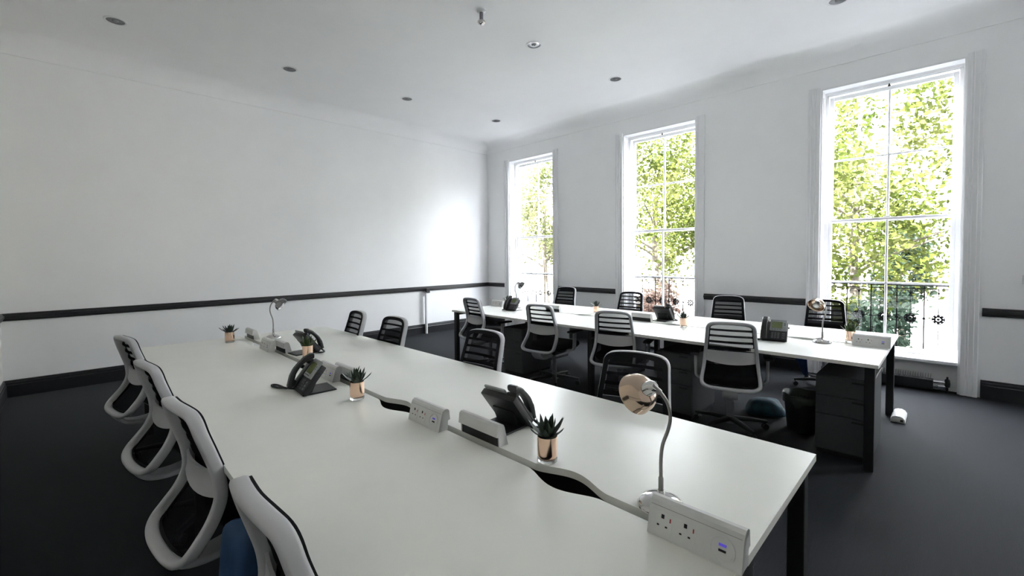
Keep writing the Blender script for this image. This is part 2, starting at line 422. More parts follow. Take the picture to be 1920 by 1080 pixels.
# ------------------------------------------------------------------ task chairs
ZY = [(.925, -.303), (.88, -.290), (.82, -.272), (.76, -.252), (.70, -.236), (.65, -.232), (.60, -.243), (.55, -.27), (.50, -.308), (.465, -.335), (.44, -.352)]
ZW = [(.925, .176), (.80, .184), (.70, .194), (.60, .205), (.50, .216), (.44, .218)]
def interp(tab, z):
    tab = sorted(tab); zs = [p[0] for p in tab]; vs = [p[1] for p in tab]
    return float(np.interp(z, zs, vs))
def chair_proto():
    t = thing('task_chair', 'x', 'chair', (0, 0, 0), 0, 'mesh-backed task chairs at the bench desks')
    half = [(0, -.318, .932), (.09, -.312, .929), (.140, -.304, .920), (.163, -.296, .895), (.168, -.284, .85), (.174, -.262, .78), (.181, -.240, .70),
            (.188, -.236, .62), (.196, -.264, .55), (.203, -.305, .495), (.200, -.340, .455), (.165, -.362, .434), (.09, -.374, .428)]
    P = half + [(0, -.377, .427)] + [(-x, y, z) for x, y, z in half[:0:-1]]
    b = N(); path = catmull(P, 4, True)
    sc = []
    sweep(b, path, rrect(.026, .044, .010, 3), True); fr = obj('back_frame', b, FRAMEPL, t, ang=60)
    # lumbar band between the uprights
    b = N(); rows = []
    for z in (.618, .640, .670, .690, .700):
        wv = interp(ZW, z) - .02; y = interp(ZY, z); row = []
        for k in range(9):
            u = -1 + 2 * k / 8; dz = -.022 * (1 - u * u) if z < .63 else 0
            row.append((u * wv, y - .008 - .022 * (1 - u * u), z + dz))
        rows.append(row)
    fv = [[b.verts.new(p) for p in r] for r in rows]; bv = [[b.verts.new((p[0], p[1] + .010, p[2])) for p in r] for r in rows]
    for g, q in ((fv, 0), (bv, 1)):
        for i in range(len(rows) - 1):
            for k in range(8): b.faces.new((g[i][k], g[i][k + 1], g[i + 1][k + 1], g[i + 1][k]))
    for i in range(len(rows) - 1):
        for k in (0, 8): b.faces.new((fv[i][k], fv[i + 1][k], bv[i + 1][k], bv[i][k]))
    for k in range(8):
        for i in (0, -1): b.faces.new((fv[i][k], fv[i][k + 1], bv[i][k + 1], bv[i][k]))
    obj('lumbar_band', b, FRAMEPL, t, ang=50)
    # mesh panels on the front of the frame
    def panel(nm, zs, m):
        b = N(); vv = []
        for z in zs:
            wv = interp(ZW, z) - .010
            if z > .885: wv -= .035 * (1 - math.sqrt(max(0, 1 - ((z - .885) / .038) ** 2)))
            if z < .475: wv -= .04 * (1 - math.sqrt(max(0, 1 - ((.475 - z) / .045) ** 2)))
            y = interp(ZY, z)
            vv.append([b.verts.new((wv * u, y + .024 - .018 * (1 - u * u), z)) for u in [-1, -.75, -.5, -.25, 0, .25, .5, .75, 1]])
        for i in range(len(zs) - 1):
            for k in range(8): b.faces.new((vv[i][k], vv[i][k + 1], vv[i + 1][k + 1], vv[i + 1][k]))
        return obj(nm, b, m, t, ang=80)
    up = panel('mesh_back', [.67, .70, .74, .78, .82, .86, .885, .90, .91, .918, .922], MESHF)
    panel('lower_mesh', [.434, .44, .45, .475, .50, .54, .58, .62, .67], MESHLOW)
    b = N(); mid = [Vector((x * (1 - .0065 / max(abs(x), .05)) if abs(x) > .05 else x, y + .0235, z - (.004 if z > .9 else -.004 if z < .45 else 0))) for x, y, z in P]
    sweep(b, catmull(mid, 3, True), [(-.0135, -.003), (.0135, -.003), (.0135, .003), (-.0135, .003)], True); obj('mesh_border', b, SEATFAB, t, ang=60)
    for z, h in ((.872, .008), (.822, .008), (.772, .009), (.722, .012)):
        b = N(); wv = interp(ZW, z) - .014; y = interp(ZY, z); vv = []
        for zz in (z - h, z + h):
            for dy in (.012, .018): vv.append([b.verts.new((wv * u, y + dy - .018 * (1 - u * u), zz)) for u in [-1, -.6, -.2, .2, .6, 1]])
        for k in range(5):
            for p, q in ((0, 1), (1, 3), (3, 2), (2, 0)): b.faces.new((vv[p][k], vv[p][k + 1], vv[q][k + 1], vv[q][k]))
        obj('back_slat', b, SLAT, t, ang=50)
    # seat
    b = N(); P = rrect(.46, .45, .10, 6)
    lv = [(.86, .425), (.97, .432), (1, .447), (1, .468), (.975, .482), (.90, .490), (.5, .486), (0.05, .484)]
    rings = [[b.verts.new((x * s, .03 + y * s, z - (.012 * max(0, (y * s - .12)) / .1 if z > .44 else 0))) for x, y in P] for s, z in lv]
    for A, B in zip(rings[:-1], rings[1:]):
        for k in range(len(P)): b.faces.new((A[k], A[(k + 1) % len(P)], B[(k + 1) % len(P)], B[k]))
    b.faces.new(rings[0][::-1]); b.faces.new(rings[-1])
    obj('seat', b, SEATFAB, t, ang=60)
    b = N(); box(b, -.19, .19, -.17, .22, .402, .428, bev=.012, seg=2); box(b, -.09, .09, -.12, .12, .345, .404, bev=.012, seg=2); obj('seat_pan', b, DARKPL, t)
    # stem from lower rail to mechanism
    b = N(); sweep(b, catmull([(0, -.372, .43), (0, -.355, .385), (0, -.30, .345), (0, -.20, .335), (0, -.08, .36)], 4), rrect(.11, .03, .010, 3), ref=Vector((0, .7, .7))); obj('back_stem', b, FRAMEPL, t, ang=50)
    for s in (-1, 1):                    # arms
        b = N(); sweep(b, catmull([(s * .12, -.01, .412), (s * .22, -.01, .408), (s * .262, -.01, .425), (s * .270, -.005, .47), (s * .272, 0, .55), (s * .272, .0, .615)], 3), rrect(.022, .058, .008, 3)); a = obj('armrest', b, FRAMEPL, t, ang=50)
        b = N(); box(b, s * .272 - .036, s * .272 + .036, -.11, .13, .614, .638, bev=.010, seg=2); obj('arm_pad', b, DARKPL, a)
    b = N(); lathe(b, [(0, .36), (.021, .36), (.021, .23), (.028, .23), (.028, .085), (.04, .08), (.045, .05), (0, .05)], 16); obj('gas_column', b, GREYPL, t)
    for k in range(5):
        a = 2 * PI * k / 5 + .3
        b = N(); sweep(b, [(.03, 0, .085), (.15, 0, .082), (.29, 0, .068)], rrect(.045, .032, .008, 3), ref=Vector((0, 0, 1)), scale=[1.1, .9, .62])
        bmesh.ops.transform(b, matrix=R(a, 'Z'), verts=b.verts); l = obj('base_leg', b, DARKPL, t, ang=50)
        b = N()
        for s in (-1, 1): lathe(b, [(0, -.009), (.022, -.009), (.026, -.005), (.026, .005), (.022, .009), (0, .009)], 14, R(a, 'Z') @ T(.275, s * .014, .026) @ R(PI / 2, 'X'))
        lathe(b, [(0, 0), (.009, 0), (.009, .035), (0, .035)], 8, R(a, 'Z') @ T(.275, 0, .03)); obj('caster', b, DARKPL, l)
    return t
CH = chair_proto()
CHAIRS = [
 (3.063, -5.895, .185, 'white framed task chair farthest from the camera on the left side of the foreground desk'),
 (4.194, -5.875, .124, 'second farthest white framed chair on the left side of the foreground desk'),
 (5.125, -5.862, .105, 'white framed chair with its whole back loop in view, left of foreground desk'),
 (6.075, -5.845, .021, 'white framed chair cut off by the bottom edge, nearest the camera on the left'),
 (6.035, -4.578, 3.355, 'black mesh chair back with thin white rim behind the near chrome lamp'),
 (4.832, -4.651, 3.180, 'black mesh chair facing us across the foreground desk, behind the phone that faces away'),
 (3.698, -4.716, 3.175, 'second smallest black mesh chair back over the far end of the foreground desk'),
 (2.990, -4.738, 3.053, 'smallest black mesh chair back at the far end of the foreground desk, farthest left'),
 (5.869, -2.530, .319, 'white framed chair seen from behind, nearest one pushed in at the window desk'),
 (4.818, -2.520, .281, 'white framed chair seen from behind at the window desk, beside its centre leg'),
 (3.935, -2.515, .114, 'white framed chair seen from behind in front of the far phone on the window desk'),
 (2.840, -2.520, -.099, 'white framed chair seen from behind at the far left end of the window desk'),
 (2.581, -.788, 3.250, 'dark mesh chair against the wall between first and second window, behind the desk'),
 (3.936, -1.006, 3.248, 'see-through mesh chair standing before the middle window'),
 (5.244, -.828, 3.374, 'mesh chair with white rim against the wall between second and third window'),
 (6.208, -.635, 3.306, 'mesh chair in front of the large right window, behind a desk lamp'),
]
for i, (x, y, a, lab) in enumerate(CHAIRS):
    c = CH if i == 0 else copy_tree(CH)
    c.location = (x, y, 0); c.rotation_euler = (0, 0, a); c['label'] = lab

# ------------------------------------------------------------------ drawer pedestals
def ped_proto():
    t = thing('drawer_pedestal', 'x', 'pedestal', (0, 0, 0), 0, 'grey drawer pedestals under the desks')
    b = N(); box(b, -.165, .165, -.255, .27, .03, .58, bev=.004); obj('carcass', b, PEDMAT, t, smooth=False)
    b = N(); box(b, -.155, .155, -.25, .26, 0, .03); obj('plinth', b, DARKPL, t, smooth=False)
    for z0, z1 in ((.04, .295), (.30, .435), (.44, .575)):
        b = N(); box(b, -.163, .163, -.272, -.256, z0, z1, bev=.003); d = obj('drawer_front', b, PEDMAT, t, smooth=False)
        b = N(); box(b, .05, .13, -.277, -.272, z1 - .03, z1 - .015, bev=.002); obj('handle', b, DARKPL, d, smooth=False)
    return t
PD = ped_proto()
for i, (x, y, a, lab) in enumerate([
    (6.64, -2.30, 0, 'grey drawer pedestal beside the near black leg of the window desk'),
    (5.40, -2.32, 0, 'grey drawer pedestal under the window desk, left of the nearest chair back'),
    (3.33, -2.32, 0, 'dim grey drawer pedestal under the left half of the window desk'),
    (4.28, -1.56, PI, 'dim grey drawer pedestal under the window half of the window desk near its centre leg'),
    (3.05, -1.56, PI, 'dim grey drawer pedestal under the window half of the window desk near its far end'),
    (5.10, -1.56, PI, 'dim grey drawer pedestal under the window half of the window desk behind the nearest chairs'),
    (6.50, -4.92, PI, 'grey drawer pedestal under the near right end of the foreground desk')]):
    c = PD if i == 0 else copy_tree(PD)
    c.location = (x, y, 0); c.rotation_euler = (0, 0, a); c['label'] = lab

# ------------------------------------------------------------------ desktop power units
def power_proto():
    t = thing('power_unit', 'x', 'power socket', (0, 0, .73), 0, 'white power units along the desk slots')
    w = .1175
    prof = [(-.062, 0), (-.043, .073), (-.038, .083), (-.027, .0895), (-.014, .089), (-.005, .082), (.0, .042), (-.006, .040), (-.011, .075), (-.03, .075), (-.046, 0)]
    b = N(); prism(b, prof, -w, w, axis='x'); obj('housing', b, UNITW, t, ang=25)
    for s in (-1, 1):
        b = N(); prism(b, [(-.060, .001), (-.041, .075), (-.026, .087), (-.014, .0865), (-.007, .079), (-.002, .044), (-.012, .038), (-.014, .001)], s * (w - .006), s * w, axis='x')
        obj('end_cheek', b, UNITW, t, smooth=False)
    b = N(); box(b, -w + .007, w - .007, -.040, -.014, .001, .05); obj('inner_body', b, DARKPL, t, smooth=False)
    # front face runs from (-.062,0) to (-.038,.092): place fittings in face space (x along, v up)
    F = T(0, -.062, 0) @ R(-math.atan2(.019, .073), 'X')
    def fb(nm, m, boxes, par, th=.0015):
        b = N()
        for x0, x1, v0, v1 in boxes: box(b, x0, x1, -th, .001, v0, v1)
        bmesh.ops.transform(b, matrix=F, verts=b.verts); return obj(nm, b, m, par, smooth=False)
    for cx in (-.078, -.018):
        p = fb('socket_plate', UNITW, [(cx - .026, cx + .026, .010, .066)], t)
        fb('pin_hole', HOLE, [(cx - .004, cx + .004, .048, .058), (cx - .014, cx - .008, .028, .032), (cx + .008, cx + .014, .028, .032)], p, .0020)
        fb('switch', REDM, [(cx + .019, cx + .022, .044, .054)], p, .0024)
    b = N(); lathe(b, [(0, 0), (.028, 0), (.030, .0015), (.030, .003), (.026, .003), (.0255, .0015), (0, .0015)], 24, F @ T(.072, -.001, .037) @ R(PI / 2, 'X')); p = obj('usb_ring', b, UNITW, t)
    fb('usb_port', BLUEUSB, [(.064, .081, .044, .050)], p, .0040); fb('usb_port', HOLE, [(.064, .081, .032, .037)], p, .0040)
    b = N(); box(b, -w + .004, w - .004, -.0437, -.040, .0722, .0730); obj('cover_seam', b, GREYPL, t, smooth=False)
    return t
PW = power_proto()
for i, (x, y, a, lab) in enumerate([
    (6.722, -5.300, 0, 'large white power unit with violet USB slot at the near end of foreground desk'),
    (5.54, -5.300, 0, 'white power unit facing us right of the middle plant on the foreground desk'),
    (4.47, -5.300, 0, 'white power unit mostly hidden behind the phone with its cord lying to the left'),
    (3.26, -5.300, 0, 'white power unit facing us at the far end of foreground desk, before the lamp'),
    (5.83, -5.298, PI, 'white power unit seen from behind in front of the phone that faces away'),
    (4.585, -5.298, PI, 'white power unit seen from behind, behind the middle copper plant pot'),
    (3.42, -5.298, PI, 'white power unit seen from behind left of the farthest phone on foreground desk'),
    (2.575, -5.298, PI, 'farthest white power unit on the foreground desk, right of the smallest copper pot'),
    (6.735, -1.950, 0, 'white power unit facing us at the near right end of the window desk'),
    (4.72, -1.948, PI, 'white power unit seen from behind left of the phone before the middle window'),
    (3.43, -1.948, PI, 'greyish power unit seen from behind right of the farthest phone on the window desk'),
    (2.41, -1.950, 0, 'white power unit at the far left end of the window desk beside a plant')]):
    c = PW if i == 0 else copy_tree(PW)
    c.location = (x, y, .7305); c.rotation_euler = (0, 0, a); c['label'] = lab

# ------------------------------------------------------------------ desk phones
def phone_proto():
    t = thing('desk_phone', 'x', 'telephone', (0, 0, .73), 0, 'charcoal desk phones')
    TL = math.radians(52)
    F = T(0, -.075, .012) @ R(TL, 'X')   # local: x right, y up the face, z out of the face
    def fobj(nm, bm, m, par): bmesh.ops.transform(bm, matrix=F, verts=bm.verts); return obj(nm, bm, m, par, ang=40)
    b = N(); box(b, -.098, .098, .0, .175, -.022, .010, bev=.006, seg=2); box(b, -.098, -.040, .0, .180, .006, .020, bev=.006, seg=2); fobj('phone_body', b, PHONE, t)
    b = N(); box(b, -.034, .092, .082, .190, .008, .020, bev=.006, seg=2); bz = fobj('screen_bezel', b, BEZEL, t)
    b = N(); box(b, -.020, .058, .105, .168, .0195, .0212); fobj('display', b, LCD, bz)
    b = N()
    for k in range(4): box(b, -.018 + k * .019, -.006 + k * .019, .092, .097, .0195, .022)
    for k in range(2): box(b, .070, .080, .135 + k * .014, .143 + k * .014, .0195, .022)
    fobj('soft_key', b, KEY, bz)
    b = N()
    for r_ in range(4):
        for c_ in range(3): box(b, -.018 + c_ * .022, -.003 + c_ * .022, .014 + r_ * .015, .024 + r_ * .015, .009, .013)
    for r_ in range(3): box(b, .060, .080, .016 + r_ * .02, .026 + r_ * .02, .009, .013)
    fobj('keypad', b, KEY, t)
    b = N(); sweep(b, catmull([(-.069, -.006, .030), (-.069, .018, .040), (-.069, .06, .056), (-.069, .10, .060), (-.069, .15, .052), (-.069, .185, .036), (-.069, .196, .024)], 4), rrect(.046, .026, .010, 4), ref=Vector((0, 0, 1)),
                   scale=[1.0] * 4 + [1.05] * 4 + [.95] * 4 + [.9] * 4 + [1] * 4 + [1.12] * 4 + [1.0])
    hs = fobj('handset', b, PHONE, t)
    b = N(); lathe(b, [(0, 0), (.021, 0), (.021, .018), (0, .018)], 14, T(-.069, .165, .018)); lathe(b, [(0, 0), (.021, 0), (.021, .018), (0, .018)], 14, T(-.069, .018, .018)); fobj('handset_cup', b, PHONE, hs)
    b = N(); box(b, -.085, .085, -.075, .105, 0, .008, bev=.003); obj('foot_plate', b, PHONE, t, smooth=False)
    b = N(); prism(b, [(-.06, .006), (-.02, .006), (.012, .075), (-.012, .09)], -.06, .06, axis='x'); obj('stand_strut', b, PHONE, t, smooth=False)
    b = N(); lathe(b, [(0, 0), (.006, 0), (.008, .004), (.006, .010), (0, .010)], 10, F @ T(.098, .13, -.006) @ R(PI / 2, 'Y')); obj('side_button', b, PHONE, t)
    b = N(); sweep(b, catmull([(-.082, -.086, .030), (-.10, -.105, .012), (-.13, -.110, .0062), (-.18, -.118, .0062), (-.235, -.132, .0062), (-.252, -.150, .0062), (-.225, -.156, .0062), (-.17, -.140, .0062), (-.12, -.118, .012), (-.09, -.085, .007), (-.08, -.06, .007)], 5), circ(.0058, 7), ref=Vector((0, 0, 1))); long = obj('cord', b, DARKPL, t, ang=60)
    b = N(); sweep(b, catmull([(-.082, -.086, .030), (-.098, -.100, .012), (-.12, -.098, .0062), (-.135, -.075, .0062), (-.118, -.055, .0062), (-.095, -.06, .0062), (-.085, -.065, .0062)], 5), circ(.0058, 7), ref=Vector((0, 0, 1)))
    me = bpy.data.meshes.new('short_cord'); bmesh.ops.recalc_face_normals(b, faces=b.faces[:]); b.to_mesh(me); b.free(); me.materials.append(DARKPL); me.use_fake_user = False
    return t
PH = phone_proto()
for i, (x, y, a, lab) in enumerate([
    (4.655, -5.50, -.08, 'charcoal phone on near half of foreground desk with its cord looped to the left'),
    (5.80, -5.115, PI + .05, 'charcoal phone facing away behind a white power unit, mid foreground desk'),
    (3.585, -5.16, PI + .1, 'farthest charcoal phone on the foreground desk, facing away, beside a plant pot'),
    (6.11, -2.19, .12, 'charcoal phone with a green-grey screen facing us on the window desk'),
    (4.88, -1.74, PI, 'charcoal phone facing away in front of the middle window'),
    (2.93, -2.17, 0, 'farthest charcoal phone on the window desk, above a white chair back')]):
    c = PH if i == 0 else copy_tree(PH)
    if i:
        for ch in c.children:
            if ch.name.startswith('cord'): ch.data = bpy.data.meshes['short_cord']
    c.location = (x, y, .7303); c.rotation_euler = (0, 0, a); c['label'] = lab

# ------------------------------------------------------------------ desk lamps
def lamp(x, y, a, sw, dn, shade, lab):
    t = thing('desk_lamp', lab, 'lamp', (x, y, .7302), a, 'chrome gooseneck desk lamps')
    b = N(); lathe(b, [(0, 0), (.064, 0), (.068, .004), (.067, .010), (.058, .020), (.042, .030), (.022, .036), (.012, .038), (.009, .05), (0, .05)], 32); obj('lamp_base', b, CHROME, t, ang=50)
    pts = [(0, 0, .045), (0, 0, .09), (0, 0, .14), (-.005, 0, .184), (-.020, 0, .226), (-.027, 0, .263), (-.020, 0, .303), (-.002, 0, .333), (.018, 0, .350)]
    b = N(); sweep(b, catmull(pts, 5), circ(.0052, 10)); obj('stem', b, SATIN, t, ang=80)
    b = N(); lathe(b, [(0, .045), (.0075, .045), (.0075, .085), (.0055, .09), (0, .09)], 12); obj('lower_sleeve', b, SATIN, t, ang=50)
    ch = math.sqrt(1 - dn * dn); d = Vector((ch * math.cos(sw), ch * math.sin(sw), -dn)); q = Vector((0, 0, 1)).rotation_difference(d).to_matrix().to_4x4()
    b = N(); sweep(b, [(.003, 0, .338), (.026, 0, .358)], circ(.0085, 12)); obj('neck_sleeve', b, SATIN, t, ang=50)
    A = T(.020, 0, .356) @ q
    b = N(); lathe(b, [(0, -.004), (.012, -.004), (.018, .002), (.021, .012), (.022, .032), (.024, .036), (0, .036)], 20, A); obj('socket_cup', b, CHROME, t, ang=45)
    b = N(); lathe(b, [(.020, .030), (.036, .034), (.049, .044), (.057, .060), (.0595, .082), (.0615, .085), (.058, .083), (.0555, .062), (.0475, .047), (.035, .038), (.018, .034)], 32, A); obj('lamp_shade', b, shade, t, ang=60)
    b = N(); lathe(b, [(0, .034), (.012, .036), (.013, .05), (.022, .066), (.024, .078), (.018, .09), (0, .096)], 16, A); obj('bulb', b, BULB, t, ang=60)
    return t
for args in [
    (6.577, -5.226, 1.25 * PI, -1.05, .50, ROSE, 'large chrome desk lamp at the near end of the foreground desk, head tilted left'),
    (2.722, -5.13,   .25 * PI, .2, .62, SMOKE, 'chrome gooseneck lamp on the far end of the foreground desk, head tilted right'),
    (6.425, -2.045, 1.25 * PI, .5, .55, ROSE, 'chrome desk lamp with copper tint on the window desk before the right window'),
    (2.66, -1.83, .25 * PI, .2, .62, SMOKE, 'small chrome lamp at the far left end of the window desk')]: lamp(*args)

# ------------------------------------------------------------------ potted succulents
def leaf_mesh():
    b = N(); rows = []
    for u, wd, z in ((0, .010, 0), (.3, .0125, .004), (.6, .009, .012), (.85, .004, .024)):
        rows.append([b.verts.new((-wd, u, z + .003)), b.verts.new((0, u, z - .003)), b.verts.new((wd, u, z + .003)), b.verts.new((0, u, z + .003))])
    tip = b.verts.new((0, 1, .034))
    for A, B in zip(rows[:-1], rows[1:]):
        for k in range(4): b.faces.new((A[k], A[(k + 1) % 4], B[(k + 1) % 4], B[k]))
    for k in range(4): b.faces.new((rows[-1][k], rows[-1][(k + 1) % 4], tip))
    b.faces.new(rows[0][::-1])
    bmesh.ops.recalc_face_normals(b, faces=b.faces[:])
    me = bpy.data.meshes.new('leaf'); b.to_mesh(me); b.free(); return me
LM = leaf_mesh(); LM.materials.append(LEAFD); LMG = LM.copy(); LMG.materials.clear(); LMG.materials.append(LEAFG)
def pot_mesh():
    t = {}
    b = N(); lathe(b, [(0, 0), (.033, 0), (.036, .003), (.036, .013), (0, .013)], 28); t['glass_base'] = (b, GLASSB)
    b = N(); lathe(b, [(0, .0132), (.030, .0132), (.0355, .020), (.0365, .03), (.0365, .093), (.0345, .093), (.0340, .03), (.028, .018), (0, .018)], 32); t['copper_cup'] = (b, COPPER)
    b = N(); lathe(b, [(0, .086), (.02, .086), (.0343, .080), (.0343, .07), (0, .07)], 20); t['soil'] = (b, SOIL)
    return t
def plant(x, y, rz, lab, me, sc=1.0):
    t = thing('potted_succulent', lab, 'plant', (x, y, .7303), rz, 'succulents in copper pots')
    t.scale = (sc, sc, sc)
    for nm, (bm_, m) in pot_mesh().items(): obj(nm, bm_, m, t, ang=40)
    rr = random.Random(int(x * 1000))
    k = 0
    for ring, (n, el, ln) in enumerate(((7, 18, .070), (7, 45, .066), (5, 66, .060), (1, 88, .068))):
        for i in range(n):
            o = bpy.data.objects.new('leaf', me); link(o, t)
            az = 2 * PI * (i + .5 * ring) / n + rr.uniform(-.2, .2); e = math.radians(el + rr.uniform(-9, 9)); l = ln * rr.uniform(.8, 1.15)
            o.location = (-.006 * math.sin(az), .006 * math.cos(az), .084)
            o.rotation_euler = (Matrix.Rotation(az, 3, 'Z') @ Matrix.Rotation(e, 3, 'X')).to_euler()
            o.scale = (1.15, l * 1.15, .8)
    return t
for x, y, lab, me in [
    (2.653, -5.466, 'smallest succulent in a copper pot at the far left end of the foreground desk', LM),
    (4.981, -5.395, 'dark spiky succulent in a copper pot right of the phone on the foreground desk', LM),
    (6.150, -5.237, 'largest succulent in a copper pot, nearest the camera on the foreground desk', LM),
    (3.800, -5.215, 'potted succulent half hidden between the two left phones on the foreground desk', LMG),
    (2.53, -1.885, 'succulent pot at the far left end of window desk beneath a small lamp', LM),
    (3.960, -1.70, 'succulent showing only its leaves above a white chair back on the window desk', LM),
    (5.239, -2.015, 'succulent in a pale copper pot on the window desk before the middle window', LM),
    (6.590, -1.875, 'succulent beside the white power unit at the right end of the window desk', LMG)]:
    plant(x, y, 0, lab, me)

# ------------------------------------------------------------------ ceiling fittings
def downlight_proto():
    t = thing('downlight', 'x', 'ceiling light', (0, 0, H), 0, 'recessed downlights in the ceiling')
    b = N(); lathe(b, [(.072, 0), (.095, 0), (.095, -.004), (.086, -.008), (.076, -.006), (.072, 0)], 32); obj('trim_ring', b, W_GLOSS, t, ang=50)
    b = N(); lathe(b, [(.074, -.004), (.066, -.001), (.05, .0), (.028, -.0008)], 32); obj('reflector', b, REFLECTOR, t, ang=60)
    b = N(); lathe(b, [(0, -.012), (.014, -.011), (.026, -.006), (.028, 0), (0, 0)], 20); obj('lamp', b, DIMLAMP, t, ang=60)
    return t
DL = downlight_proto()
for i, (x, y, lab) in enumerate([
    (1.13, -6.05, 'recessed chrome downlight at the upper left, nearest the camera above the left wall'),
    (1.13, -4.39, 'second recessed downlight along the left wall'),
    (1.24, -2.74, 'third recessed downlight along the left wall'),
    (1.38, -1.01, 'smallest recessed downlight, near the far corner of the ceiling'),
    (3.736, -2.605, 'large white ringed downlight right of the small ceiling sensor'),
    (3.861, -1.071, 'recessed downlight above the middle window'),
    (6.363, -1.155, 'recessed downlight cut off by the top edge above the right window')]):
    c = DL if i == 0 else copy_tree(DL)
    c.location = (x, y, H); c['label'] = lab
t = thing('ceiling_sensor', 'small white and chrome sensor hanging from the ceiling at the top', 'sensor', (3.846, -3.50, H))
b = N(); lathe(b, [(0, 0), (.045, 0), (.042, -.012), (.02, -.02), (0, -.02)], 20); obj('ceiling_rose', b, W_GLOSS, t, ang=50)
b = N(); lathe(b, [(0, -.018), (.018, -.018), (.018, -.09), (.024, -.092), (.024, -.10), (0, -.10)], 14); obj('stem', b, GREYPL, t, ang=50)
b = N(); lathe(b, [(0, -.10), (.034, -.10), (.04, -.108), (.036, -.125), (.02, -.138), (0, -.14)], 18); obj('sensor_head', b, CHROME, t, ang=50)

# ------------------------------------------------------------------ wall fittings
t = thing('cable_trunking', 'white vertical cable trunking on the left wall below the black rail', 'trunking', (0, -1.66, 0))
b = N(); box(b, .027, .075, -.016, .016, .0, .80, bev=.004); obj('trunk', b, W_GLOSS, t, smooth=False)
b = N(); box(b, .035, .082, -.005, .075, .782, .872, bev=.004); obj('junction_box', b, BLACKPAINT, t, smooth=False)
t = thing('light_switch', 'white switch plate on the window wall at the right edge of the picture', 'switch', (7.70, 0, 1.2))
b = N(); box(b, -.043, .043, -.010, 0, -.043, .043, bev=.004, seg=2); obj('switch_plate', b, UNITW, t)
b = N(); box(b, -.012, .012, -.014, -.009, -.018, .018, bev=.002); obj('rocker', b, UNITW, t)
t = thing('fin_tube_heater', 'dark low pipe heater with fins on the floor under the right window', 'heater', (0, 0, 0))
b = N(); lathe(b, [(0, 0), (.030, 0), (.030, .90), (0, .90)], 16, T(6.16, -.03, .105) @ R(PI / 2, 'Y')); lathe(b, [(0, 0), (.012, 0), (.012, 1.0), (0, 1.0)], 12, T(6.14, -.03, .045) @ R(PI / 2, 'Y')); obj('heater_tube', b, GREYPL, t, ang=50)
b = N(); box(b, 6.16, 7.06, -.085, -.075, .02, .125); box(b, 6.16, 7.06, -.085, .06, .02, .026); obj('cover_plate', b, DARKPL, t, smooth=False)
fm = None
for k in range(44):
    x = 6.18 + k * .020
    if fm is None:
        b = N(); box(b, -.0015, .0015, -.072, .03, .035, .175); f = obj('fin', b, SATIN, t, smooth=False); fm = f
    else:
        f = fm.copy(); link(f); f.parent = t
    f.location.x = x
b = N(); lathe(b, [(0, 0), (.016, 0), (.016, .09), (0, .09)], 12, T(7.06, -.03, .105) @ R(PI / 2, 'Y')); obj('valve_pipe', b, CHROME, t, ang=50)
b = N(); lathe(b, [(0, .0), (.010, .0), (.010, .06), (.02, .065), (.024, .10), (.020, .14), (.008, .15), (.008, .17), (0, .17)], 14, T(7.165, -.03, 0)); obj('valve', b, DARKPL, t, ang=50)
b = N(); box(b, 7.09, 7.155, -.06, .0, .035, .075, bev=.006); obj('valve_body', b, CHROME, t, smooth=False)

# ------------------------------------------------------------------ floor objects
t = thing('floor_socket_box', 'small white curved floor box beside the far black leg of the window desk', 'floor box', (6.868, -1.29, 0), .0)
prof = [(-.048, 0), (-.048, .030), (-.036, .048), (-.015, .057), (.012, .058), (.034, .048), (.048, .028), (.048, 0)]
b = N(); prism(b, prof, -.14, .12, axis='y', bev=.003); obj('cover', b, UNITW, t, ang=30)
b = N(); box(b, .016, .036, -.1425, -.139, .012, .030); obj('cable_entry', b, HOLE, t, smooth=False)

t = thing('waste_bin', 'dark round waste bin with a liner under the window desk beside the pedestal', 'bin', (6.315, -2.15, 0))
b = N(); lathe(b, [(0, 0), (.105, 0), (.112, .006), (.138, .285), (.145, .287), (.145, .297), (.136, .297), (.108, .012), (0, .012)], 32); obj('bin_body', b, BINM, t, ang=50)
b = N(); vs = lathe(b, [(.148, .235), (.1475, .27), (.150, .300), (.142, .306), (.134, .299), (.128, .20), (.12, .12), (0, .10)], 40)
for v in vs:
    a = math.atan2(v.co.y, v.co.x)
    if v.co.z < .24 and v.co.xy.length > .14: v.co.z += .02 * math.sin(5 * a) + .012 * math.sin(9 * a + 1)
    elif v.co.z > .29: v.co.z += .005 * math.sin(7 * a)
obj('bin_liner', b, LINER, t, ang=70)

def soft(nm, lab, cat, m, loc, size, seed, rot=0, lean=0, strap=True):
    t = thing(nm, lab, cat, loc, rot)
    b = N(); bmesh.ops.create_icosphere(b, subdivisions=4, radius=1)
    rr = random.Random(seed); ks = [(Vector((rr.uniform(-4, 4), rr.uniform(-4, 4), rr.uniform(-4, 4))), rr.uniform(0, 6)) for _ in range(7)]
    for v in b.verts:
        p = v.co.copy()
        q = Vector([math.copysign(abs(c) ** .55, c) for c in p])
        d = sum(math.sin(k.dot(p) + ph) for k, ph in ks) * .035
        q *= 1 + d
        z = max(0, (q.z + 1) / 2)
        taper = 1 - .35 * z
        v.co = Vector((q.x * size[0] * taper, q.y * size[1] * taper + lean * z, z * size[2]))
    obj('bag_body', b, m, t, ang=80)
    if strap:
        h = size[2]
        b = N(); sweep(b, catmull([(-size[0] * .4, lean, h * .9), (-size[0] * .32, lean * 1.05, h * 1.12), (0, lean * 1.1, h * 1.22), (size[0] * .32, lean * 1.05, h * 1.12), (size[0] * .4, lean, h * .9)], 5), rrect(.03, .006, .002, 3)); obj('handle', b, m, t, ang=60)
    return t
soft('cloth_bag', 'teal cloth bag slumped on the dark floor left of the waste bin', 'bag', TEAL, (5.98, -1.97, 0), (.18, .13, .14), 3, .4, 0, False)
